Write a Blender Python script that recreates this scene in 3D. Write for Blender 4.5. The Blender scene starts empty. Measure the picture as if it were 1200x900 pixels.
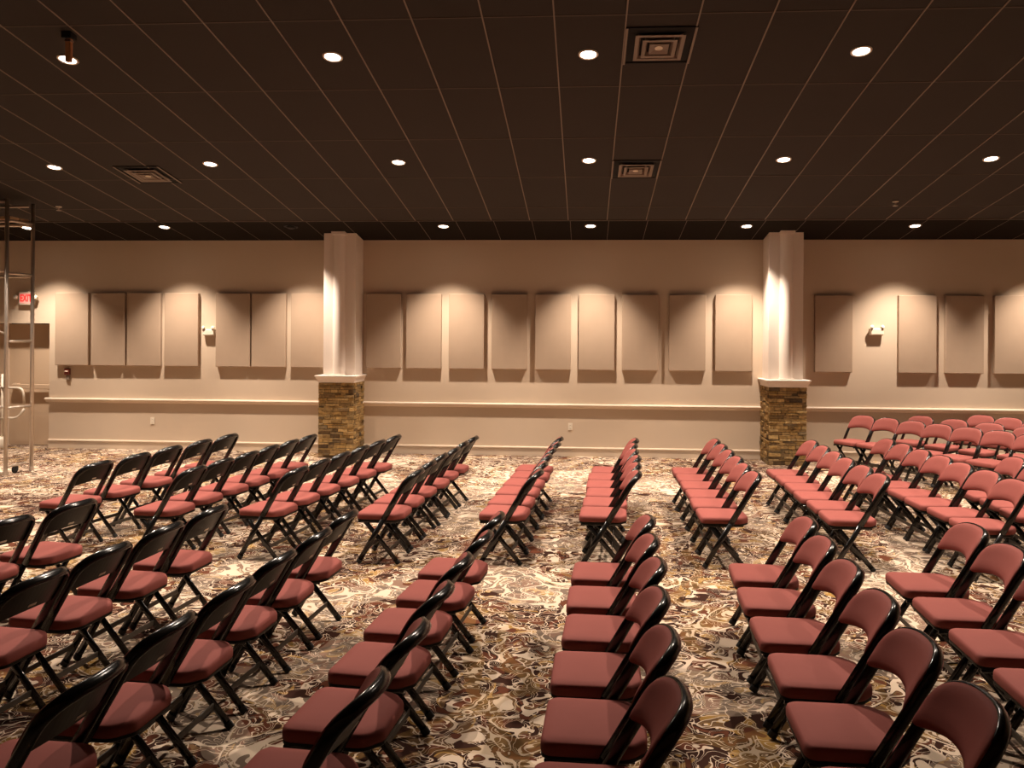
import bpy, bmesh, math, random
from mathutils import Vector, Matrix
R = random.Random(7)
SC = bpy.context.scene
COL = SC.collection
PI = math.pi

# ------------------------------------------------------------------ materials
def new_mat(name):
    m = bpy.data.materials.new(name); m.use_nodes = True
    nt = m.node_tree; b = nt.nodes['Principled BSDF']
    return m, nt, b

def noise_mat(name, c1, c2, scale, rough=0.6, bump=0.0, bscale=None, metallic=0.0, spec=0.5, detail=3):
    m, nt, b = new_mat(name); N = nt.nodes; L = nt.links
    tc = N.new('ShaderNodeTexCoord')
    n = N.new('ShaderNodeTexNoise'); n.inputs['Scale'].default_value = scale; n.inputs['Detail'].default_value = detail
    L.new(tc.outputs['Object'], n.inputs['Vector'])
    mx = N.new('ShaderNodeMix'); mx.data_type = 'RGBA'
    mx.inputs['A'].default_value = (*c1, 1); mx.inputs['B'].default_value = (*c2, 1)
    L.new(n.outputs['Fac'], mx.inputs['Factor']); L.new(mx.outputs['Result'], b.inputs['Base Color'])
    b.inputs['Roughness'].default_value = rough; b.inputs['Metallic'].default_value = metallic
    b.inputs['Specular IOR Level'].default_value = spec
    if bump:
        n2 = N.new('ShaderNodeTexNoise'); n2.inputs['Scale'].default_value = bscale or scale*8; n2.inputs['Detail'].default_value = 2
        L.new(tc.outputs['Object'], n2.inputs['Vector'])
        bp = N.new('ShaderNodeBump'); bp.inputs['Strength'].default_value = bump; bp.inputs['Distance'].default_value = 0.01
        L.new(n2.outputs['Fac'], bp.inputs['Height']); L.new(bp.outputs['Normal'], b.inputs['Normal'])
    return m

def glow_mat(name, col, strength):
    m, nt, b = new_mat(name)
    b.inputs['Base Color'].default_value = (*col, 1)
    b.inputs['Emission Color'].default_value = (*col, 1); b.inputs['Emission Strength'].default_value = strength
    return m

def ramp(N, stops, interp='CONSTANT'):
    r = N.new('ShaderNodeValToRGB'); cr = r.color_ramp; cr.interpolation = interp
    while len(cr.elements) < len(stops): cr.elements.new(0.5)
    for e, (p, c) in zip(cr.elements, stops): e.position = p; e.color = (*c, 1)
    return r

def carpet_mat():
    m, nt, b = new_mat('swirl_carpet'); N = nt.nodes; L = nt.links
    def mth(op, a, bb=None, c=None):
        n = N.new('ShaderNodeMath'); n.operation = op
        for i, v in enumerate((a, bb, c)):
            if v is None: continue
            if isinstance(v, (int, float)): n.inputs[i].default_value = v
            else: L.new(v, n.inputs[i])
        return n.outputs[0]
    def noise(vec, sc, det=1.0, rough=0.5, dist=0.0):
        n = N.new('ShaderNodeTexNoise'); n.inputs['Scale'].default_value = sc; n.inputs['Detail'].default_value = det
        n.inputs['Roughness'].default_value = rough; n.inputs['Distortion'].default_value = dist
        L.new(vec, n.inputs['Vector']); return n
    def warp(vec, sc, amt, det=1.0):
        n = noise(vec, sc, det)
        s = N.new('ShaderNodeVectorMath'); s.operation = 'SUBTRACT'; L.new(n.outputs['Color'], s.inputs[0]); s.inputs[1].default_value = (.5, .5, .5)
        k = N.new('ShaderNodeVectorMath'); k.operation = 'SCALE'; L.new(s.outputs[0], k.inputs[0]); k.inputs['Scale'].default_value = amt
        a = N.new('ShaderNodeVectorMath'); a.operation = 'ADD'; L.new(vec, a.inputs[0]); L.new(k.outputs[0], a.inputs[1])
        return a.outputs[0]
    tc = N.new('ShaderNodeTexCoord'); p = tc.outputs['Object']
    CR=(.68,.54,.41); TN=(.44,.29,.155); GO=(.35,.20,.055); DK=(.040,.015,.009); MR=(.125,.040,.020); BR=(.16,.088,.040); OL=(.21,.145,.055)
    def mix(fac, a, bb):
        x = N.new('ShaderNodeMix'); x.data_type = 'RGBA'; L.new(fac, x.inputs['Factor'])
        for s, val in (('A', a), ('B', bb)):
            if isinstance(val, tuple): x.inputs[s].default_value = (*val, 1)
            else: L.new(val, x.inputs[s])
        return x.outputs['Result']
    def band(f, lo, hi):       # 1 inside lo..hi
        return mth('MULTIPLY', mth('GREATER_THAN', f, lo), mth('LESS_THAN', f, hi))
    w1 = warp(p, 1.7, 0.30); w2 = warp(p, 5.0, 0.16)
    # broad ground flats
    f0 = noise(w1, 2.3, 1.0).outputs['Fac']
    g = ramp(N, [(0, DK), (.34, BR), (.41, GO), (.43, DK), (.50, MR), (.54, DK), (.585, GO), (.605, BR), (.65, DK)]); L.new(f0, g.inputs[0])
    c = g.outputs[0]
    # cream paisley bodies with dark cores and outlines
    f1 = noise(w2, 4.8, 0.4).outputs['Fac']
    c = mix(band(f1, .545, .575), c, DK)
    f6 = noise(p, .95, 1.2).outputs['Fac']
    zone = mth('GREATER_THAN', f6, .49)
    c = mix(band(f1, .575, .628), c, mix(zone, DK, CR))
    c = mix(band(f1, .575, .588), c, CR)
    c = mix(band(f1, .64, .665), c, BR)
    c = mix(band(f1, .665, .74), c, MR)
    c = mix(band(f1, .33, .347), c, CR)
    c = mix(band(f1, .352, .40), c, BR)
    c = mix(band(f1, .40, .417), c, CR)
    c = mix(mth('LESS_THAN', f1, .33), c, mix(zone, GO, CR))
    # scroll lines
    f2 = noise(warp(p, 8.0, 0.10), 7.6, 0.25, dist=1.1).outputs['Fac']
    for lo_, hi_ in ((.375, .392), (.487, .507), (.60, .622)):
        c = mix(band(f2, lo_, hi_), c, CR)
    c = mix(mth('GREATER_THAN', f2, .665), c, DK)
    c = mix(mth('LESS_THAN', f2, .31), c, MR)
    # rosettes: ringed discs scattered over the ground
    v = N.new('ShaderNodeTexVoronoi'); v.feature = 'F1'; v.inputs['Scale'].default_value = 5.2; v.inputs['Randomness'].default_value = .9
    L.new(warp(p, 4.0, 0.07), v.inputs['Vector'])
    r2 = ramp(N, [(0, CR), (.07, DK), (.115, CR), (.15, MR), (.22, CR), (.255, DK)]); L.new(v.outputs['Distance'], r2.inputs[0])
    sep = N.new('ShaderNodeSeparateColor'); L.new(v.outputs['Color'], sep.inputs[0])
    disc = mth('MULTIPLY', mth('LESS_THAN', v.outputs['Distance'], .275), mth('GREATER_THAN', sep.outputs[0], .55))
    c = mix(disc, c, r2.outputs[0])
    # large drifts of pale leafwork
    f5 = noise(p, 1.1, 0.6).outputs['Fac']
    pale = mth('MULTIPLY', mth('GREATER_THAN', f5, .56), band(f1, .465, .53))
    c = mix(pale, c, CR)
    drift = noise(w1, .62, 1.5, dist=.4).outputs['Fac']
    def part(fac, k): return mth('MULTIPLY', fac, k)
    c = mix(part(band(drift, .53, .62), .22), c, CR)
    c = mix(part(mth('LESS_THAN', drift, .42), .35), c, DK)
    c = mix(part(band(drift, .44, .465), .25), c, GO)
    # pile variation
    fz = noise(p, 260, 1.0)
    c2 = N.new('ShaderNodeMix'); c2.data_type = 'RGBA'; c2.blend_type = 'MULTIPLY'; c2.inputs['Factor'].default_value = 0.25
    L.new(c, c2.inputs['A']); L.new(fz.outputs['Color'], c2.inputs['B'])
    L.new(c2.outputs['Result'], b.inputs['Base Color'])
    b.inputs['Roughness'].default_value = 0.95; b.inputs['Specular IOR Level'].default_value = 0.1
    return m

def stone_mat():
    m, nt, b = new_mat('ledge_stone'); N = nt.nodes; L = nt.links
    g = N.new('ShaderNodeNewGeometry')
    r = ramp(N, [(0, (.06,.035,.014)), (.2, (.30,.19,.06)), (.42, (.44,.30,.12)), (.6, (.17,.11,.05)), (.78, (.52,.37,.16)), (1, (.11,.08,.045))], 'LINEAR')
    L.new(g.outputs['Random Per Island'], r.inputs[0])
    tc = N.new('ShaderNodeTexCoord'); n = N.new('ShaderNodeTexNoise'); n.inputs['Scale'].default_value = 26; n.inputs['Detail'].default_value = 5
    L.new(tc.outputs['Object'], n.inputs['Vector'])
    r2 = ramp(N, [(.3, (.55,.5,.45)), (.7, (1.15,1.05,.9))], 'LINEAR'); L.new(n.outputs['Fac'], r2.inputs[0])
    mx = N.new('ShaderNodeMix'); mx.data_type = 'RGBA'; mx.blend_type = 'MULTIPLY'; mx.inputs['Factor'].default_value = 1
    L.new(r.outputs[0], mx.inputs['A']); L.new(r2.outputs[0], mx.inputs['B']); L.new(mx.outputs['Result'], b.inputs['Base Color'])
    bp = N.new('ShaderNodeBump'); bp.inputs['Strength'].default_value = .6; bp.inputs['Distance'].default_value = .01
    L.new(n.outputs['Fac'], bp.inputs['Height']); L.new(bp.outputs['Normal'], b.inputs['Normal'])
    b.inputs['Roughness'].default_value = .8
    return m

M = {}
M['wall'] = noise_mat('beige_wall_paint', (.56,.44,.325), (.60,.475,.355), 1.5, .75, .03, 60)
M['panel'] = noise_mat('taupe_panel_fabric', (.385,.285,.205), (.42,.31,.225), 5, .95, .15, 400, spec=.1)
M['white'] = noise_mat('cream_trim_paint', (.72,.60,.48), (.76,.64,.52), 3, .5)
M['column'] = noise_mat('white_column_paint', (.78,.68,.60), (.82,.72,.63), 3, .55)
M['ceil'] = noise_mat('black_ceiling_tile', (.038,.031,.027), (.044,.036,.031), 2.0, .85, .1, 120, spec=.2)
M['border'] = noise_mat('black_border_tile', (.012,.009,.007), (.015,.011,.009), 2.0, .9, spec=.1)
M['tee'] = noise_mat('bronze_ceiling_tee', (.19,.145,.11), (.23,.175,.13), 3, .5, spec=.4)
M['tee2'] = noise_mat('dark_ceiling_tee', (.075,.055,.042), (.09,.065,.05), 1.2, .6, spec=.3)
M['carpet'] = carpet_mat()
M['stone'] = stone_mat()
M['mortar'] = noise_mat('dark_mortar', (.05,.035,.02), (.07,.05,.03), 30, .95)
M['red'] = noise_mat('dusty_red_vinyl', (.255,.074,.063), (.285,.084,.071), 7, .7, .06, 220, spec=.1)
M['black'] = noise_mat('gloss_black_steel', (.006,.0055,.005), (.008,.007,.0065), 9, .20, spec=.5)
M['blackpan'] = noise_mat('satin_black_steel', (.005,.0045,.004), (.007,.006,.005), 9, .40, spec=.2)
M['brace'] = noise_mat('satin_brown_steel', (.045,.036,.027), (.06,.048,.036), 14, .45, spec=.4)  # stretcher bars: satin brown, lighter than the black tubes
M['rubber'] = noise_mat('black_rubber', (.015,.014,.013), (.02,.02,.02), 20, .8)
M['sticker'] = noise_mat('pale_sticker', (.55,.5,.42), (.65,.6,.5), 60, .5)
M['steel'] = noise_mat('galvanised_tube', (.52,.45,.38), (.60,.52,.44), 12, .38, metallic=.75)
M['wood'] = noise_mat('scaffold_plank', (.38,.24,.13), (.48,.31,.17), 6, .7)
M['door'] = noise_mat('beige_door_paint', (.52,.38,.26), (.56,.41,.28), 2, .6)
M['plastic'] = noise_mat('ivory_plastic', (.72,.64,.52), (.76,.68,.56), 10, .4)
M['grey'] = noise_mat('vent_grey', (.20,.15,.115), (.23,.175,.135), 10, .5)
M['dark'] = noise_mat('dark_void', (.006,.005,.004), (.008,.007,.006), 5, .9)
M['maroon'] = noise_mat('dark_red_plastic', (.14,.03,.02), (.18,.035,.02), 20, .45)
M['rod_brown'] = noise_mat('orange_brown_rod', (.55,.27,.12), (.60,.30,.14), 12, .5)  # even orange brown tone for the hanging rod
M['lamp'] = glow_mat('lamp_glow', (1, .90, .78), 14)
M['exitface'] = glow_mat('exit_face_glow', (1, .42, .36), .22)
M['exitred'] = glow_mat('exit_letter_glow', (.9, .035, .03), .55)

# ------------------------------------------------------------------ mesh helpers
def obj(name, bm, mat, parent=None, smooth=False, bevel=0, seg=2, angle=.6):
    me = bpy.data.meshes.new(name)
    bmesh.ops.recalc_face_normals(bm, faces=bm.faces)
    bm.to_mesh(me); bm.free()
    for mm in (mat if isinstance(mat, (list, tuple)) else [mat]): me.materials.append(mm)
    if smooth:
        for p in me.polygons: p.use_smooth = True
    o = bpy.data.objects.new(name, me); COL.objects.link(o)
    if parent: o.parent = parent
    if bevel:
        b = o.modifiers.new('bevel', 'BEVEL'); b.width = bevel; b.segments = seg; b.limit_method = 'ANGLE'; b.angle_limit = angle
    return o
def empty(name, label, cat, loc=(0,0,0), rz=0, group=None, rx=0):
    o = bpy.data.objects.new(name, None); COL.objects.link(o)
    o.location = loc; o.rotation_euler = (rx, 0, rz); o.empty_display_size = .1
    o['label'] = label; o['category'] = cat
    if group: o['group'] = group
    return o
def tag(o, label, cat, group=None):
    o['label'] = label; o['category'] = cat
    if group: o['group'] = group
    return o
def struct(o): o['kind'] = 'structure'; return o
def box(bm, x0, x1, y0, y1, z0, z1, mi=0):
    vs = [bm.verts.new((x, y, z)) for z in (z0, z1) for y in (y0, y1) for x in (x0, x1)]
    for f in ((0,2,3,1), (4,5,7,6), (0,1,5,4), (2,6,7,3), (0,4,6,2), (1,3,7,5)):
        bm.faces.new([vs[i] for i in f]).material_index = mi
    return vs
def tube(bm, pts, r, n=10, cap=True, ry=None):
    pts = [Vector(p) for p in pts]; rings = []
    t0 = (pts[1]-pts[0]).normalized()
    ref = Vector((0,1,0)) if abs(t0.y) < .9 else Vector((1,0,0))
    u = (ref - t0*ref.dot(t0)).normalized()
    for i, p in enumerate(pts):
        t = (pts[min(i+1, len(pts)-1)] - pts[max(i-1, 0)]).normalized()
        u = (u - t*u.dot(t)).normalized(); v = t.cross(u)
        rings.append([bm.verts.new(p + u*math.cos(a)*r + v*math.sin(a)*(ry or r)) for a in [2*PI*k/n for k in range(n)]])
    for a, b in zip(rings, rings[1:]):
        for k in range(n): bm.faces.new((a[k], a[(k+1)%n], b[(k+1)%n], b[k]))
    if cap: bm.faces.new(rings[0][::-1]); bm.faces.new(rings[-1])
def lathe(bm, prof, n=24, cap0=True, cap1=True, c=(0,0,0)):
    rings = [[bm.verts.new((c[0]+r*math.cos(2*PI*k/n), c[1]+r*math.sin(2*PI*k/n), c[2]+z)) for k in range(n)] for r, z in prof]
    for a, b in zip(rings, rings[1:]):
        for k in range(n): bm.faces.new((a[k], a[(k+1)%n], b[(k+1)%n], b[k]))
    if cap0: bm.faces.new(rings[0][::-1])
    if cap1: bm.faces.new(rings[-1])
def loft(bm, loops, cap0=True, cap1=True):
    rings = [[bm.verts.new(p) for p in lp] for lp in loops]; n = len(rings[0])
    for a, b in zip(rings, rings[1:]):
        for k in range(n): bm.faces.new((a[k], a[(k+1)%n], b[(k+1)%n], b[k]))
    if cap0: bm.faces.new(rings[0][::-1])
    if cap1: bm.faces.new(rings[-1])
def dup(root, loc, rz, label):
    r = root.copy(); COL.objects.link(r); r.location = loc; r.rotation_euler = (root.rotation_euler[0], root.rotation_euler[1], rz); r['label'] = label
    for ch in list(root.children):
        c = ch.copy(); COL.objects.link(c); c.parent = r
        for g in list(ch.children):
            d = g.copy(); COL.objects.link(d); d.parent = c
    return r

# ------------------------------------------------------------------ room
W = 13.05                     # wall facing the camera
XL, XR, YB = -11.6, 10.2, -4.5
SL = .155                     # ceiling rises away from the wall
def cz(y): return 3.65 + SL*(W-y)
struct(obj('floor', (lambda b: (box(b, XL-.2, XR+.2, YB-.2, W+.5, -.1, 0), b)[1])(bmesh.new()), M['carpet']))
bm = bmesh.new()
y1 = W+.45
lo = [(XL-.2, YB-.2), (XR+.2, YB-.2), (XR+.2, y1), (XL-.2, y1)]
vb = [bm.verts.new((x, y, cz(y))) for x, y in lo]; vt = [bm.verts.new((x, y, cz(y)+.12)) for x, y in lo]
bm.faces.new(vb); bm.faces.new(vt[::-1])
for k in range(4): bm.faces.new((vb[k], vb[(k+1)%4], vt[(k+1)%4], vt[k]))
ceil = struct(obj('ceiling', bm, M['ceil']))
def slope_bar(bm, x0, x1, y0, y1, d):
    vs = [bm.verts.new((x, y, cz(y)-dz)) for dz in (d, -.004) for y in (y0, y1) for x in (x0, x1)]
    for f in ((0,2,3,1), (4,5,7,6), (0,1,5,4), (2,6,7,3), (0,4,6,2), (1,3,7,5)): bm.faces.new([vs[i] for i in f])
bm = bmesh.new(); x = .32
for k in range(-20, 17):
    xx = .322 + k*.598
    if XL < xx < XR: slope_bar(bm, xx-.006, xx+.006, YB, 11.93, .007)
    if XL < xx < XR: slope_bar(bm, xx+.03-.003, xx+.03+.003, 11.95, W, .003)
struct(obj('ceiling_tee', bm, M['tee'], ceil))
bm = bmesh.new()
for k in range(-9, 4):
    yy = 11.33 + k*1.235
    if k == 0 or yy < 11.9: slope_bar(bm, XL, XR, yy-.006, yy+.006, .004)
slope_bar(bm, XL, XR, 11.93, 11.96, .012)
bm2 = bmesh.new(); slope_bar(bm2, XL, XR, 11.95, W, .0015); struct(obj('ceiling_border', bm2, M['border'], ceil))
struct(obj('ceiling_cross_tee', bm, M['tee2'], ceil))

DX0, DX1, DH = -11.3, -9.43, 2.19      # double door opening
bm = bmesh.new()
box(bm, DX1, XR, W, W+.3, 0, 3.85); box(bm, XL, DX1, W, W+.3, DH, 3.85); box(bm, XL, DX0, W, W+.3, 0, DH)
struct(obj('wall_back', bm, M['wall']))
bm = bmesh.new(); box(bm, XL-.2, XL, YB, W+.3, 0, 6.6); struct(obj('wall_left', bm, M['wall']))
bm = bmesh.new(); box(bm, XR, XR+.2, YB, W+.3, 0, 6.6); struct(obj('wall_right', bm, M['wall']))
bm = bmesh.new(); box(bm, XL, XR, YB-.2, YB, 0, 6.6); struct(obj('wall_front', bm, M['wall']))

# pillars' footprints, needed by the trims
PIL = [(-4.085, 'left'), (3.21, 'right')]
PW, PY = .586, 12.47
def prof_strip(bm, x0, x1, prof):     # profile in (y, z) swept along x
    a = [bm.verts.new((x0, y, z)) for y, z in prof]; b = [bm.verts.new((x1, y, z)) for y, z in prof]
    n = len(prof)
    for k in range(n): bm.faces.new((a[k], a[(k+1)%n], b[(k+1)%n], b[k]))
    bm.faces.new(a[::-1]); bm.faces.new(b)
spans = [(DX1, PIL[0][0]-PW/2), (PIL[0][0]+PW/2, PIL[1][0]-PW/2), (PIL[1][0]+PW/2, XR)]
bm = bmesh.new()
for a, b in spans:
    prof_strip(bm, a, b, [(W, 0), (W-.018, 0), (W-.018, .118), (W-.03, .125), (W-.03, .142), (W-.012, .155), (W, .155)])
struct(obj('baseboard_back', bm, M['wall']))
bm = bmesh.new()
for k, (a, b) in enumerate(spans):
    prof_strip(bm, a-(.05 if k == 0 else 0), b, [(W, .805), (W-.015, .812), (W-.022, .84), (W-.052, .848), (W-.06, .862), (W-.055, .876), (W, .882)])
struct(obj('trim_1', bm, M['white']))

# double exit door in its recess
bm = bmesh.new()
box(bm, DX0, DX0+.93, W+.23, W+.275, 0.01, DH-.01)
d1 = struct(obj('door_1', bm, M['door']))
bm = bmesh.new()
box(bm, DX1-.915, DX1-.005, W+.23, W+.275, 0.01, DH-.01)
d2 = struct(obj('door_2', bm, M['door']))
for d, x0, x1 in ((d1, DX0+.1, DX0+.85), (d2, DX1-.80, DX1-.04)):
    b = bmesh.new(); box(b, x0, x1, W+.135, W+.18, 1.02, 1.10); box(b, x0, x0+.09, W+.15, W+.23, 1.005, 1.115); box(b, x1-.09, x1, W+.15, W+.23, 1.005, 1.115)
    struct(obj('push_bar', b, M['door'], d, bevel=.006))
bm = bmesh.new(); box(bm, DX0+.935, DX1-.92, W+.19, W+.29, 0, DH)
struct(obj('door_mullion', bm, M['white'], d2, bevel=.004))

# ------------------------------------------------------------------ pillars
def stone_base(cx):
    bm = bmesh.new(); z = 0; H = 1.235
    x0, x1 = cx-PW/2, cx+PW/2
    while z < H-.004:
        h = min(R.uniform(.024, .066), H-z)
        if H-z-h < .015: h = H-z
        p = x0 - .001
        while p < x1-.005:
            l = R.uniform(.06, .25)
            if x1-p-l < .05: l = x1-p
            d = R.uniform(0, .022); j = .002
            vs = box(bm, p+j, p+l-j, PY-d+.0, PY+.10, z+j, z+h-j)
            for v in vs: v.co += Vector((R.uniform(-.002,.002), R.uniform(-.004,.004), R.uniform(-.003,.003)))
            p += l
        for sx, s in ((x0, -1), (x1, 1)):
            p = PY+.02
            while p < W-.005:
                l = R.uniform(.07, .2)
                if W-p-l < .05: l = W-p
                d = R.uniform(0, .018); j = .002
                a, b = (sx-d, sx+.1) if s < 0 else (sx-.1, sx+d)
                vs = box(bm, a, b, p+j, p+l-j, z+j, z+h-j)
                for v in vs: v.co += Vector((R.uniform(-.004,.004), R.uniform(-.001,0), R.uniform(-.003,.003)))
                p += l
        z += h
    return bm
for cx, side in PIL:
    t = empty('pillar', f'{side} white pillar with round half column on a stacked stone base', 'pillar', (cx, 12.75, 0), group='stone based pillars along the wall')
    def rel(bm, cx=cx):
        bmesh.ops.translate(bm, verts=bm.verts, vec=(-cx, -12.75, 0)); return bm
    core = bmesh.new(); box(core, cx-PW/2+.012, cx+PW/2-.012, PY+.014, W-.002, 0, 1.235)
    sb = obj('stone_base', rel(stone_base(cx)), M['stone'], t, bevel=.004, seg=1)
    obj('mortar_core', rel(core), M['mortar'], sb)
    b = bmesh.new(); o1, o2 = .012, .055
    def sq(o, z): return [(cx-PW/2-o, PY-o, z), (cx+PW/2+o, PY-o, z), (cx+PW/2+o, W, z), (cx-PW/2-o, W, z)]
    loft(b, [sq(o1, 1.236), sq(o1, 1.262), sq(o2-.008, 1.325), sq(o2, 1.33), sq(o2, 1.352)])
    obj('stone_cap', rel(b), M['column'], t, bevel=.003)
    sx0, sx1, SY = cx-.272, cx+.272, 12.62
    b = bmesh.new(); box(b, sx0, sx1, SY, W-.002, 1.353, cz(SY)-.001)
    # slope the top to follow the ceiling
    for v in b.verts:
        if v.co.z > 2: v.co.z = cz(v.co.y)-.002
    obj('square_shaft', rel(b), M['column'], t, bevel=.004)
    b = bmesh.new(); rr = .103
    arc = [(-math.cos(PI*k/20)*rr, -math.sin(PI*k/20)*(rr*.92)) for k in range(21)]
    loft(b, [[(cx+x, SY+y-.002, z) for x, y in arc] for z in (1.372, cz(SY)-.04)])
    obj('half_column', rel(b), M['column'], t, smooth=False)
    hb = t.children[-1]
    for p in hb.data.polygons: p.use_smooth = abs(p.normal.z) < .5 and len(p.vertices) == 4
    b = bmesh.new(); box(b, cx-.118, cx+.118, SY-.112, SY-.001, 1.353, 1.374)
    obj('column_plinth', rel(b), M['column'], t, bevel=.003)
    b = bmesh.new(); vs = box(b, cx-.115, cx+.115, SY-.108, SY-.001, cz(SY)-.035, cz(SY)-.003)
    for v in vs:
        if v.co.z > cz(SY)-.01: v.co.z = cz(v.co.y)-.003
    obj('column_capital', rel(b), M['column'], t, bevel=.002)

# ------------------------------------------------------------------ acoustic panels
PAN = [-9.278, -8.624, -7.974, -7.298, -6.382, -5.746, -5.053, -3.741, -3.047, -2.313, -1.585, -.847, -.115, .613, 1.391, 2.150, 3.775, 5.115, 5.862, 6.628]
PAN += [7.38, 8.12]
names = ['directly beside the exit doors', 'second from the exit doors', 'third from the exit doors', 'left of the left emergency light',
  'right of the left emergency light', 'second to the left of the left pillar', 'nearest to the left side of left pillar',
  'nearest to the right side of left pillar', 'second to the right of left pillar', 'third to the right of left pillar', 'fourth to the right of left pillar',
  'fifth to the right of left pillar', 'fifth to the left of right pillar', 'third to the left of right pillar counting back',
  'second to the left of right pillar', 'nearest to the left side of right pillar', 'between right pillar and right emergency light',
  'just right of the right emergency light', 'second right of the right emergency light', 'cut off by the right edge of the photo']
names[12] = 'fourth to the left of right pillar'; names[13] = 'third to the left of right pillar'
proto = None
for k, x in enumerate(PAN[:20]):
    lab = 'taupe fabric acoustic wall panel ' + names[k]
    c = (x+.302, W-.002, 2.093)
    if proto is None:
        b = bmesh.new(); box(b, -.302, .302, -.073, 0, -.635, .635)
        proto = obj('acoustic_panel', b, M['panel'], bevel=.008)
        o = proto
    else:
        o = proto.copy(); COL.objects.link(o)
    o.location = c
    tag(o, lab, 'acoustic panel', 'acoustic panels along the wall')

# ------------------------------------------------------------------ small wall fittings
def em_light(x, z, lab):
    t = empty('emergency_light', lab, 'emergency light', (x, W-.002, z), group='twin head emergency lights')
    b = bmesh.new(); loft(b, [[(sx*(.105-i), -y, -.055+sz*1.0) for sx, sz in ((-1, i), (1, i), (1, .11-i), (-1, .11-i))] for y, i in ((0, 0), (.07, 0), (.085, .012))])
    obj('housing', b, M['plastic'], t, bevel=.004)
    for s in (-1, 1):
        b = bmesh.new(); lathe(b, [(.012, 0), (.026, .012), (.031, .045), (.029, .05)], 16)
        bmesh.ops.rotate(b, verts=b.verts, matrix=Matrix.Rotation(math.radians(68), 3, 'X'), cent=(0,0,0))
        bmesh.ops.rotate(b, verts=b.verts, matrix=Matrix.Rotation(math.radians(25*s), 3, 'Z'), cent=(0,0,0))
        bmesh.ops.translate(b, verts=b.verts, vec=(s*.072, -.05, .066))
        h = obj('lamp_head', b, M['plastic'], t, smooth=True)
        b = bmesh.new(); tube(b, [(s*.075, -.04, .05), (s*.075, -.055, .075)], .008, 8); obj('swivel', b, M['grey'], h)
em_light(-6.51, 2.05, 'ivory twin head emergency light on wall between the fourth and fifth panels from left')
em_light(4.77, 2.13, 'ivory twin head emergency light on wall right of the right pillar')
def outlet(x, z, lab):
    t = empty('wall_outlet', lab, 'outlet', (x, W-.002, z), group='wall outlets under the chair rail')
    b = bmesh.new(); box(b, -.037, .037, -.007, 0, -.06, .06); pl = obj('cover_plate', b, M['plastic'], t, bevel=.003)
    for s in (-1, 1):
        b = bmesh.new(); lathe(b, [(.017, 0), (.016, .003)], 14); bmesh.ops.rotate(b, verts=b.verts, matrix=Matrix.Rotation(PI/2, 3, 'X'), cent=(0,0,0))
        bmesh.ops.translate(b, verts=b.verts, vec=(0, -.006, s*.024)); sk = obj('socket', b, M['plastic'], t)
        b = bmesh.new()
        for q in (-1, 1): box(b, q*.006-.0013, q*.006+.0013, -.0097, -.0088, s*.024-.006, s*.024+.006)
        obj('slot', b, M['dark'], sk)
outlet(-.245, .497, 'ivory wall outlet under chair rail between the two pillars')
outlet(-7.54, .50, 'ivory wall outlet under chair rail left of the left pillar')
t = empty('fire_alarm_pull', 'small dark red fire alarm pull on wall under first panel', 'fire alarm', (-9.08, W-.002, 1.33))
b = bmesh.new(); box(b, -.045, .045, -.045, 0, -.04, .075); obj('housing', b, M['maroon'], t, bevel=.006)
b = bmesh.new(); tube(b, [(-.03, -.05, .02), (.03, -.05, .02)], .008, 8); obj('pull_handle', b, M['plastic'], t)
b = bmesh.new(); box(b, -.02, .04, -.03, 0, -.13, -.045); obj('junction_box', b, M['grey'], t, bevel=.004)

t = empty('exit_sign', 'lit red EXIT sign with twin lamp heads above the double door', 'exit sign', (-9.82, W-.002, 2.63))
b = bmesh.new(); box(b, -.135, .135, -.06, 0, -.115, .115); hs = obj('housing', b, M['plastic'], t, bevel=.008)
b = bmesh.new(); box(b, -.118, .118, -.063, -.06, -.088, .088); obj('sign_face', b, M['exitface'], t)
cu = bpy.data.curves.new('exit_text', 'FONT'); cu.body = 'EXIT'; cu.size = .165; cu.align_x = 'CENTER'; cu.align_y = 'CENTER'; cu.extrude = .002; cu.offset = .004
to = bpy.data.objects.new('exit_text_tmp', cu); COL.objects.link(to)
bpy.context.view_layer.update()
me = bpy.data.meshes.new_from_object(to.evaluated_get(bpy.context.evaluated_depsgraph_get()))
bpy.data.objects.remove(to)
me.materials.clear(); me.materials.append(M['exitred'])
lo_ = bpy.data.objects.new('exit_letters', me); COL.objects.link(lo_); lo_.parent = t; lo_.rotation_euler = (PI/2, 0, 0); lo_.location = (0, -.0655, -.003); lo_.scale = (.64, 1.02, 1)
for s in (-1, 1):
    b = bmesh.new(); lathe(b, [(.012, 0), (.034, .02), (.04, .06), (.038, .066)], 16)
    bmesh.ops.rotate(b, verts=b.verts, matrix=Matrix.Rotation(math.radians(70), 3, 'X'), cent=(0,0,0))
    bmesh.ops.translate(b, verts=b.verts, vec=(s*.18, -.03, .0)); obj('lamp_head', b, M['plastic'], t, smooth=True)
    b = bmesh.new(); tube(b, [(s*.125, -.03, -.01), (s*.18, -.03, -.005)], .01, 8); obj('lamp_arm', b, M['plastic'], t)

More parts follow.
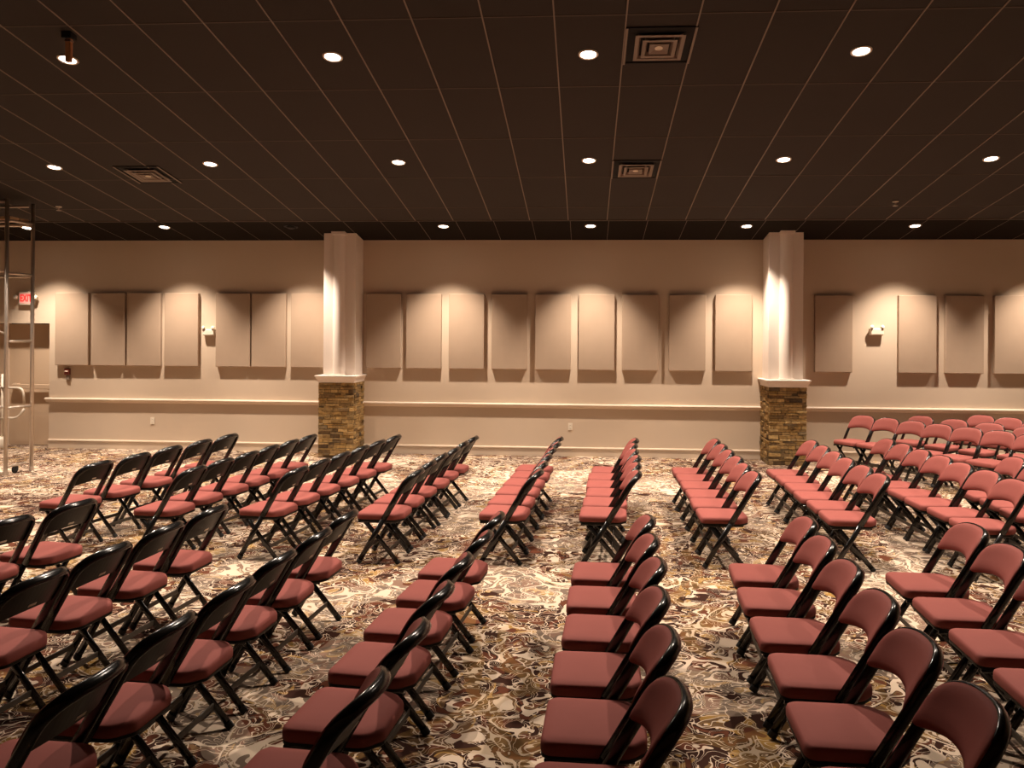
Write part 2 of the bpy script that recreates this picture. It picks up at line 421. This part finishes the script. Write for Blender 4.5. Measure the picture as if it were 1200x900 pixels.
# ------------------------------------------------------------------ ceiling fittings
TH = -math.atan(SL)            # ceiling tilt about X
LAMPS = []
dl = None
def downlight(x, y, lab):
    global dl
    if dl is None:
        t = empty('downlight', lab, 'ceiling light', (x, y, cz(y)), 0, 'recessed downlights in the dark ceiling', rx=TH)
        b = bmesh.new(); lathe(b, [(.092, 0), (.092, -.006), (.087, -.011), (.075, -.011), (.070, -.004), (.070, 0)], 28); obj('trim_ring', b, M['plastic'], t, smooth=True)
        b = bmesh.new(); lathe(b, [(.0695, -.002), (.0695, -.0045), (.0, -.006)], 24, True, False); obj('lens', b, M['lamp'], t)
        dl = t
    else: dup(dl, (x, y, cz(y)), 0, lab)
XS = [-9.27, -6.88, -4.78, -2.30, .05, 2.43, 4.88]
def nth(i): return ['first', 'second', 'third', 'fourth', 'fifth', 'sixth', 'seventh'][i]
rowA = [(-9.27, 12.28), (-6.9, 12.25), (-2.28, 12.25), (.07, 12.25), (2.51, 12.28), (5.075, 12.28)]
rowB = [(-6.9, 9.62), (-4.78, 9.55), (-2.35, 9.54), (.03, 9.53), (2.39, 9.55), (4.835, 9.57)]
rowC = [(-4.86, 6.95), (-2.34, 6.98), (.01, 7.01), (2.43, 7.03)]
wa = ['seen through the scaffold tower', 'over the third and fourth panels', 'right of the left pillar', 'midway between the two pillars', 'left of the right pillar', 'far right over the angled chairs']
for (x, y), w in zip(rowA, wa): downlight(x, y, 'glowing round downlight in row nearest the wall, '+w)
wb = ['left of the left vent, nearest scaffold', 'just right of the left vent', 'third from the left', 'beside the middle vent', 'fifth from the left', 'last at the right']
for (x, y), w in zip(rowB, wb): downlight(x, y, 'glowing round downlight in middle ceiling row, '+w)
wc = ['partly hidden by a hanging bracket', 'second from the left', 'left of the large nearest vent', 'last at the right']
for (x, y), w in zip(rowC, wc): downlight(x, y, 'glowing round downlight in frontmost ceiling row, '+w)

def spot(x, y, W_, size, blend=.35, aim=None, col=(1, .83, .68), r=.05):
    ld = bpy.data.lights.new('downlight_lamp', 'SPOT'); ld.energy = W_; ld.spot_size = math.radians(size); ld.spot_blend = blend; ld.color = col; ld.shadow_soft_size = r
    o = bpy.data.objects.new('downlight_lamp', ld); COL.objects.link(o)
    o.location = (x, y, cz(y)-.05)
    if aim is not None:
        o.rotation_euler = (Vector(aim)-o.location).to_track_quat('-Z', 'Y').to_euler()
EA, EB, EC = 560, 320, 620
for x, y in rowA + [(-4.78, 12.25), (7.3, 12.28)]: spot(x, y, EA, 90, .8)
for x, y in rowB + [(-9.3, 9.6), (7.3, 9.57)]: spot(x, y, EB, 98, .5)
for x, y in rowC + [(-7.3, 6.95), (4.85, 7.0), (7.3, 7.0)]: spot(x, y, EC, 116, .55)

# gimbal downlight turned onto the left pillar: dark from this side
t = empty('gimbal_downlight', 'unlit looking dark gimbal downlight left of the left pillar', 'ceiling light', (-4.78, 12.25, cz(12.25)), rx=TH)
b = bmesh.new(); lathe(b, [(.11, 0), (.11, -.006), (.1, -.01), (.08, -.006), (.08, 0)], 24); obj('trim_ring', b, M['blackpan'], t, smooth=True)
b = bmesh.new(); lathe(b, [(.07, -.001), (.066, -.02), (.05, -.03), (0, -.033)], 20, True, False); obj('eyeball', b, M['blackpan'], t, smooth=True)

def vent(x, y, w, lab, proto=[None]):
    if proto[0] is not None: return dup(proto[0], (x, y, cz(y)), 0, lab)
    t = empty('ceiling_vent', lab, 'ceiling vent', (x, y, cz(y)), 0, 'square louvred ceiling vents', rx=TH); proto[0] = t
    h = w/2
    def sqr(a, z): return [(-a, -a, z), (a, -a, z), (a, a, z), (-a, a, z)]
    b = bmesh.new(); loft(b, [sqr(h, 0), sqr(h, -.012), sqr(h-.02, -.014), sqr(h-.03, -.002)], True, True); obj('frame', b, M['dark'], t)
    b = bmesh.new()
    for s in (-1, 1): box(b, s*(h-.012)-.01, s*(h-.012)+.01, -h, h, -.018, -.012)
    obj('frame_edge', b, M['grey'], t)
    for a0, a1, z0, z1 in ((.215, .18, -.030, -.012), (.15, .115, -.038, -.018)):
        b2 = bmesh.new(); loft(b2, [sqr(a0, z0), sqr(a0-.032, z0), sqr(a0-.05, -.006), sqr(a0-.02, -.004)], False, False)
        obj('louvre_ring', b2, M['grey'], t)
    b = bmesh.new(); loft(b, [sqr(.085, -.022), sqr(.083, -.040), sqr(.045, -.026), sqr(.04, -.026)], True, True); obj('centre_plate', b, M['grey'], t)
    b = bmesh.new(); lathe(b, [(.032, -.026), (.036, -.030), (.026, -.034), (.02, -.028)], 16); obj('damper_ring', b, M['plastic'], t)
vent(.63, 6.88, .61, 'large square louvred ceiling vent nearest the camera')
vent(.62, 9.83, .61, 'square louvred ceiling vent beside the middle row of downlights')
vent(-5.8, 9.9, .58, 'square louvred ceiling vent at left above the scaffold side')

def sprinkler(x, y, lab, proto=[None]):
    if proto[0] is not None: return dup(proto[0], (x, y, cz(y)), 0, lab)
    t = empty('sprinkler_head', lab, 'sprinkler', (x, y, cz(y)), 0, 'ceiling sprinkler heads'); proto[0] = t
    b = bmesh.new(); lathe(b, [(.045, 0), (.04, -.012), (.015, -.016)], 16); obj('escutcheon', b, M['plastic'], t, smooth=True)
    b = bmesh.new(); tube(b, [(0, 0, -.01), (0, 0, -.06)], .012, 8); obj('stem', b, M['steel'], t)
    b = bmesh.new(); lathe(b, [(.034, -.06), (.034, -.064), (.01, -.068)], 12); obj('deflector', b, M['steel'], t)
sprinkler(-7.96, 11.2, 'small pale sprinkler head on ceiling beside the scaffold tower')
sprinkler(4.33, 11.13, 'small pale sprinkler head on ceiling right of the right pillar')

t = empty('hanging_bracket', 'orange brown rod bracket hanging in front of leftmost near downlight', 'bracket', (-4.55, 6.52, cz(6.52)))
b = bmesh.new(); box(b, -.045, .045, -.045, .045, -.05, .01); obj('mount_box', b, M['dark'], t, bevel=.005)
b = bmesh.new(); vs = box(b, -.024, .024, -.018, .018, -.25, -.045)
obj('rod', b, M['rod_brown'], t, bevel=.004)
b = bmesh.new(); box(b, -.028, .028, -.022, .022, -.075, -.06); obj('rod_collar', b, M['grey'], t)

# ------------------------------------------------------------------ scaffold tower
t = empty('scaffold_tower', 'tall galvanised scaffold tower at the left edge of the hall', 'scaffold', (-8.19, 10.6, 0))
ZT = 3.92; Y0, Y1, X0, X1 = -.15, .27, 0.0, -1.9
for x in (X0, X1):
    for y in (Y0, Y1):
        xx = x + (.07 if y == Y1 else 0)
        b = bmesh.new(); tube(b, [(xx, y, .05), (xx, y, ZT)], .026, 12); p = obj('pole', b, M['steel'], t, smooth=True)
        b = bmesh.new(); tube(b, [(xx, y, 0), (xx, y, .06)], .034, 12); obj('foot', b, M['steel'], p)
for x in (X0, X1):
    for z in (.95, 1.9, 2.87, 3.62):
        b = bmesh.new(); tube(b, [(x, Y0, z), (x+.07, Y1, z)], .02, 10); obj('rung', b, M['steel'], t, smooth=True)
for z in (.04, .97, 2.9, 3.6):
    b = bmesh.new(); tube(b, [(X0, Y0, z), (X1, Y0, z)], .02, 10); obj('side_rail', b, M['steel'], t, smooth=True)
for z in (2.85, 3.6):
    b = bmesh.new(); tube(b, [(X0+.07, Y1, z), (X1+.07, Y1, z)], .02, 10); obj('side_rail', b, M['steel'], t, smooth=True)
b = bmesh.new(); tube(b, [(X0, Y0, 2.0), (X1, Y0, 2.83)], .014, 8); obj('diagonal_brace', b, M['steel'], t, smooth=True)
for k in range(2):
    b = bmesh.new(); box(b, X1+.05, X0+.03, Y0+.03+k*.19, Y0+.20+k*.19, 3.64, 3.68); obj('deck_plank', b, M['wood'], t, bevel=.004)
for z in (3.88,):
    for y in (Y0, Y1):
        b = bmesh.new(); tube(b, [(X0, y, z), (X1, y, z)], .018, 10); obj('guard_rail', b, M['steel'], t, smooth=True)
b = bmesh.new(); lathe(b, [(.05, -.015), (.055, -.01), (.055, .01), (.05, .015)], 18)
bmesh.ops.rotate(b, verts=b.verts, matrix=Matrix.Rotation(PI/2, 3, 'Y'), cent=(0,0,0)); bmesh.ops.translate(b, verts=b.verts, vec=(-.02, .06, .055))
cw = obj('caster_wheel', b, M['rubber'], t, smooth=True)
b = bmesh.new(); box(b, -.05, .01, .03, .09, .1, .13); tube(b, [(-.02, .06, .055), (-.02, .06, .12)], .012, 8); tube(b, [(0, -.13, .115), (0, .25, .115)], .014, 8)
obj('caster_fork', b, M['steel'], t)

# tube framed hand truck in the doorway behind the scaffold
t = empty('hand_truck', 'pale bent tube hand truck standing by the double doors', 'hand truck', (-10.05, 12.85, 0))
for x in (-.09, -.17):
    b = bmesh.new(); tube(b, [(x, 0, .03), (x, 0, 1.3)], .018, 10); obj('upright', b, M['plastic'], t, smooth=True)
def bend(pts, n=8):
    out = [Vector(pts[0])]
    for a, c, d in zip(pts, pts[1:], pts[2:]):
        a, c, d = Vector(a), Vector(c), Vector(d); k = .10
        p, q = c+(a-c).normalized()*k, c+(d-c).normalized()*k
        out += [p*(1-u)**2 + c*2*u*(1-u) + q*u*u for u in [i/n for i in range(n+1)]]
    return out + [Vector(pts[-1])]
for pts in ([(-.2, 0, 1.07), (.30, -.02, 1.06), (.33, -.02, .80)], [(-.13, 0, .53), (.22, -.02, .54), (.33, -.02, .70)]):
    b = bmesh.new(); tube(b, bend(pts), .02, 10); obj('handle_tube', b, M['plastic'], t, smooth=True)
b = bmesh.new(); tube(b, [(-.2, 0, .85), (-.08, 0, .52)], .014, 8); obj('brace', b, M['plastic'], t, smooth=True)
b = bmesh.new(); lathe(b, [(.10, 0), (.115, .03), (.115, .16), (.09, .2), (.04, .21)], 20, c=(-.13, 0, 0)); obj('base_drum', b, M['plastic'], t, smooth=True)

# ------------------------------------------------------------------ folding chair
FOOT = Vector((-.20, 0, 0)); TOP = Vector((.282, 0, .822))
D = (TOP-FOOT).normalized(); NRM = Vector((-D.z, 0, D.x))      # NRM: towards the sitter
HW = .2065
def curve(s): return -.042*(1-min(1, abs(s)/HW)**2)
def bp(s, t, n=0): return TOP - D*t + Vector((0, s, 0)) + NRM*(curve(s)+n)
def arch(s):
    q = min(1, abs(s)/HW); return .155*(1-(1-q**2.5)**(1/2.5))
LEN = (TOP-FOOT).length
TS = LEN*(1-.40/.822)          # where the tube passes the seat
def chair(loc, rz, label, group):
    t = empty('folding_chair', label, 'chair', loc, rz, group)
    # seat cushion
    def outline(o, z, bow=0):
        o_, o = o, 0
        pts = []
        def corner(cx, cy, r, a0, a1, n=5):
            for k in range(n+1):
                a = a0+(a1-a0)*k/n; pts.append((cx+r*math.cos(a), cy+r*math.sin(a), z))
        hw, r = .197-o, .045
        corner(-.222+o+r, -hw+r, r, PI, 1.5*PI)
        pts.append((.02, -hw, z))
        corner(.095, -hw+.09, .09, -PI/2, -PI*.28, 3); corner(.20-o-.05, -.105+o*.3, .05, -PI*.28, 0, 3)
        corner(.20-o-.05, .105-o*.3, .05, 0, PI*.28, 3); corner(.095, hw-.09, .09, PI*.28, PI/2, 3)
        pts.append((.02, hw, z))
        corner(-.222+o+r, hw-r, r, PI/2, PI)
        kx, ky = 1-o_/.211, 1-o_/.197
        return [(-.011+(x+.011)*kx, y*ky, z_) for x, y, z_ in pts]
    b = bmesh.new(); loft(b, [outline(.004, .392), outline(0, .400), outline(0, .428), outline(.004, .440), outline(.013, .447), outline(.05, .452), outline(.12, .454)])
    obj('seat', b, M['red'], t, smooth=True)
    b = bmesh.new(); loft(b, [outline(.006, .376), outline(.002, .380), outline(.002, .3915)]); obj('seat_pan', b, M['blackpan'], t)
    # back frame: arch of tube down to the seat
    path = [bp(-HW, TS+.0), bp(-HW, .30), bp(-HW, .2)]
    ss = [math.sin(PI/2*(-1+2*k/26))*HW for k in range(27)]
    path += [bp(s, arch(s)) for s in ss] + [bp(HW, .2), bp(HW, .30), bp(HW, TS)]
    b = bmesh.new(); tube(b, path, .0135, 12, ry=.026); obj('back_frame', b, M['black'], t, smooth=True)
    # padded back and its steel shell
    def grid_panel(o, n0, n1, bulge, mat, name):
        b = bmesh.new(); ns, nv = 22, 8; F, K = [], []
        for i in range(ns+1):
            s = math.sin(PI/2*(-1+2*i/ns))*(HW-o); f, k = [], []
            q = abs(s)/HW
            t0 = arch(s*HW/(HW-o))+o*.6; t1 = .198+.062*q*q
            if t1 < t0+.05: t1 = t0+.05
            for j in range(nv+1):
                v = j/nv; tt = t0+(t1-t0)*v
                e = min(1, 4*v, 4*(1-v))*min(1, 5*(1-q)+.25)
                f.append(b.verts.new(bp(s, tt, n1+bulge*math.sqrt(max(0, e))))); k.append(b.verts.new(bp(s, tt, n0)))
            F.append(f); K.append(k)
        for i in range(ns):
            for j in range(nv):
                b.faces.new((F[i][j], F[i+1][j], F[i+1][j+1], F[i][j+1])); b.faces.new((K[i][j], K[i][j+1], K[i+1][j+1], K[i+1][j]))
            b.faces.new((F[i][0], K[i][0], K[i+1][0], F[i+1][0])); b.faces.new((F[i][nv], F[i+1][nv], K[i+1][nv], K[i][nv]))
        for j in range(nv):
            b.faces.new((F[0][j], F[0][j+1], K[0][j+1], K[0][j])); b.faces.new((F[ns][j], K[ns][j], K[ns][j+1], F[ns][j+1]))
        return obj(name, b, mat, t, smooth=True)
    grid_panel(-.004, .014, .024, .015, M['red'], 'backrest')
    sh = grid_panel(.006, .002, .0115, 0, M['blackpan'], 'back_shell')
    for p in sh.data.polygons: p.use_smooth = False
    b = bmesh.new(); ql = []
    for s, tt in ((-.032, .163), (.016, .163), (.016, .179), (-.032, .179)): ql.append(bp(s, tt, .0012))
    loft(b, [[p for p in ql], [p - NRM*.001 for p in ql]]); obj('sticker', b, M['sticker'], sh)
    # legs
    for sgn in (-1, 1):
        y = sgn*HW
        b = bmesh.new(); tube(b, [bp(y, TS), bp(y, LEN-.012)], .0130, 12, ry=.023); lg = obj('leg', b, M['black'], t, smooth=True)
        b = bmesh.new(); tube(b, [bp(y, LEN-.045), bp(y, LEN-.012)+Vector((0,0,0))], .0145, 10, ry=.0245); obj('foot_cap', b, M['rubber'], lg)
    RA, RB = Vector((-.150, 0, .376)), Vector((.165, 0, .004)); YR = .172
    for sgn in (-1, 1):
        o = Vector((0, sgn*YR, 0))
        b = bmesh.new(); tube(b, [RA+o, RB+o], .0115, 12, ry=.021); lg = obj('leg', b, M['black'], t, smooth=True)
        b = bmesh.new(); d = (RA-RB).normalized(); tube(b, [RB+o+d*.035, RB+o+d*.001], .013, 10, ry=.0225); obj('foot_cap', b, M['rubber'], lg)
    # stretchers and seat rails
    def flat(p, w, hgt, name):
        b = bmesh.new(); box(b, p.x-w/2, p.x+w/2, -p.y, p.y, p.z-hgt/2, p.z+hgt/2)
        return obj(name, b, M['brace'], t, bevel=.002)
    q = FOOT + D*.16; flat(Vector((q.x, HW-.010, q.z)), .008, .032, 'stretcher')
    q = RB + (RA-RB)*.30; flat(Vector((q.x, YR-.010, q.z)), .008, .032, 'stretcher')
    for sgn in (-1, 1):
        b = bmesh.new(); tube(b, [(-.205, sgn*.183, .367), (.15, sgn*.150, .367)], .008, 8, ry=.010); obj('seat_rail', b, M['black'], t, smooth=True)
    return t

ORD = ['nearest', 'second from', 'third from', 'fourth from', 'fifth from', 'sixth from', 'seventh from']
GR = 'padded folding chairs set out in rows'
# each row: back top of the chair nearest the camera, of the one nearest the wall, count, first ordinal word, row words
ROWS = [
 # rear block by the wall
 ((-4.60, 7.04), (-4.31, 9.10), 5, 'black backed folding chair {} the wall in leftmost row of rear block'),
 ((-3.57, 6.86), (-3.33, 9.15), 6, 'black backed folding chair {} the wall in second row of rear block'),
 ((-2.62, 6.92), (-2.32, 9.24), 6, 'black backed folding chair {} the wall in third row of rear block'),
 ((-1.54, 6.92), (-1.36, 9.22), 6, 'black backed folding chair {} the wall in fourth row of rear block'),
 ((-.45, 6.97), (-.32, 9.25), 6, 'edge-on folding chair {} the wall in fifth row of rear block'),
 ((.45, 7.0), (.56, 9.22), 6, 'edge-on folding chair {} the wall in sixth row of rear block'),
 ((1.51, 7.05), (1.54, 9.26), 6, 'red padded folding chair {} the wall in seventh row of rear block'),
 ((2.62, 7.05), (2.66, 9.26), 6, 'red padded folding chair {} the wall in eighth row of rear block'),
 ((3.70, 6.88), (3.62, 9.50), 7, 'red padded folding chair {} the wall in ninth row of rear block'),
 ((4.32, 6.85), (4.40, 8.17), 4, 'red padded folding chair {} the wall in short tenth row at right edge'),
 # angled section in the right corner
 ((5.66, 10.12), (4.35, 12.32), 7, 'red padded folding chair {} the wall in front row of angled corner section'),
 ((6.10, 11.00), (5.25, 12.38), 4, 'red padded folding chair {} the wall in second row of angled corner section'),
 ((6.72, 11.9), (6.28, 12.62), 3, 'red padded folding chair {} the wall in last row of angled corner section'),
 # front block by the camera
 ((-3.78, 4.85), (-3.68, 5.37), 2, 'black backed folding chair {} the cross aisle in leftmost row of front block'),
 ((-2.80, 3.24), (-2.62, 5.28), 5, 'black backed folding chair {} the cross aisle in second row of front block'),
 ((-1.78, 2.68), (-1.64, 5.21), 6, 'black backed folding chair {} the cross aisle in third row of front block'),
 ((-.76, 2.68), (-.62, 5.23), 6, 'edge-on folding chair {} the cross aisle in fourth row of front block'),
 ((.31, 2.68), (.40, 5.23), 6, 'red padded folding chair {} the cross aisle in fifth row of front block'),
 ((1.33, 2.72), (1.48, 5.28), 6, 'red padded folding chair {} the cross aisle in sixth row of front block'),
 ((2.43, 3.15), (2.51, 5.18), 5, 'red padded folding chair {} the cross aisle in last row of front block'),
]
c0 = None
for (nx, ny), (fx, fy), n, lab in ROWS:
    ln = math.hypot(fx-nx, fy-ny); ux, uy = (fx-nx)/ln, (fy-ny)/ln
    rz0 = math.atan2(uy, ux)-PI/2
    for k in range(n):             # k = 0 at the wall end
        f = 1-k/(n-1)
        rz = rz0 + R.uniform(-.02, .02) - (.045 if lab.startswith('edge-on') and nx < 0 else 0)
        bx, by = nx+(fx-nx)*f, ny+(fy-ny)*f
        jit = R.uniform(-.012, .012)
        x, y = bx-(.262+jit)*math.cos(rz), by-(.262+jit)*math.sin(rz)
        l = lab.format(ORD[k])
        if c0 is None: c0 = chair((x, y, 0), rz, l, GR)
        else: dup(c0, (x, y, 0), rz, l)

# ------------------------------------------------------------------ camera and view
cam = bpy.data.cameras.new('camera'); co = bpy.data.objects.new('camera', cam); COL.objects.link(co)
cam.sensor_width = 36; cam.lens = 905/1200*36; cam.shift_x = -29/1200; cam.shift_y = -57/1200; cam.clip_start = .05
co.matrix_world = Matrix.Translation((0, 0, 2.035)) @ (Matrix.Rotation(math.atan(57/905), 4, 'Z') @ Matrix.Rotation(PI/2, 4, 'X') @ Matrix.Rotation(.0065, 4, 'Z'))
SC.camera = co
w = bpy.data.worlds.new('world'); SC.world = w; w.use_nodes = True
w.node_tree.nodes['Background'].inputs[0].default_value = (.02, .015, .012, 1); w.node_tree.nodes['Background'].inputs[1].default_value = 0.2
SC.cycles.max_bounces = 7; SC.cycles.diffuse_bounces = 5; SC.cycles.sample_clamp_indirect = 6
vs_ = SC.view_settings; vs_.view_transform = 'Standard'; vs_.look = 'None'; vs_.gamma = 1; vs_.use_curve_mapping = False; vs_.exposure = 0.1
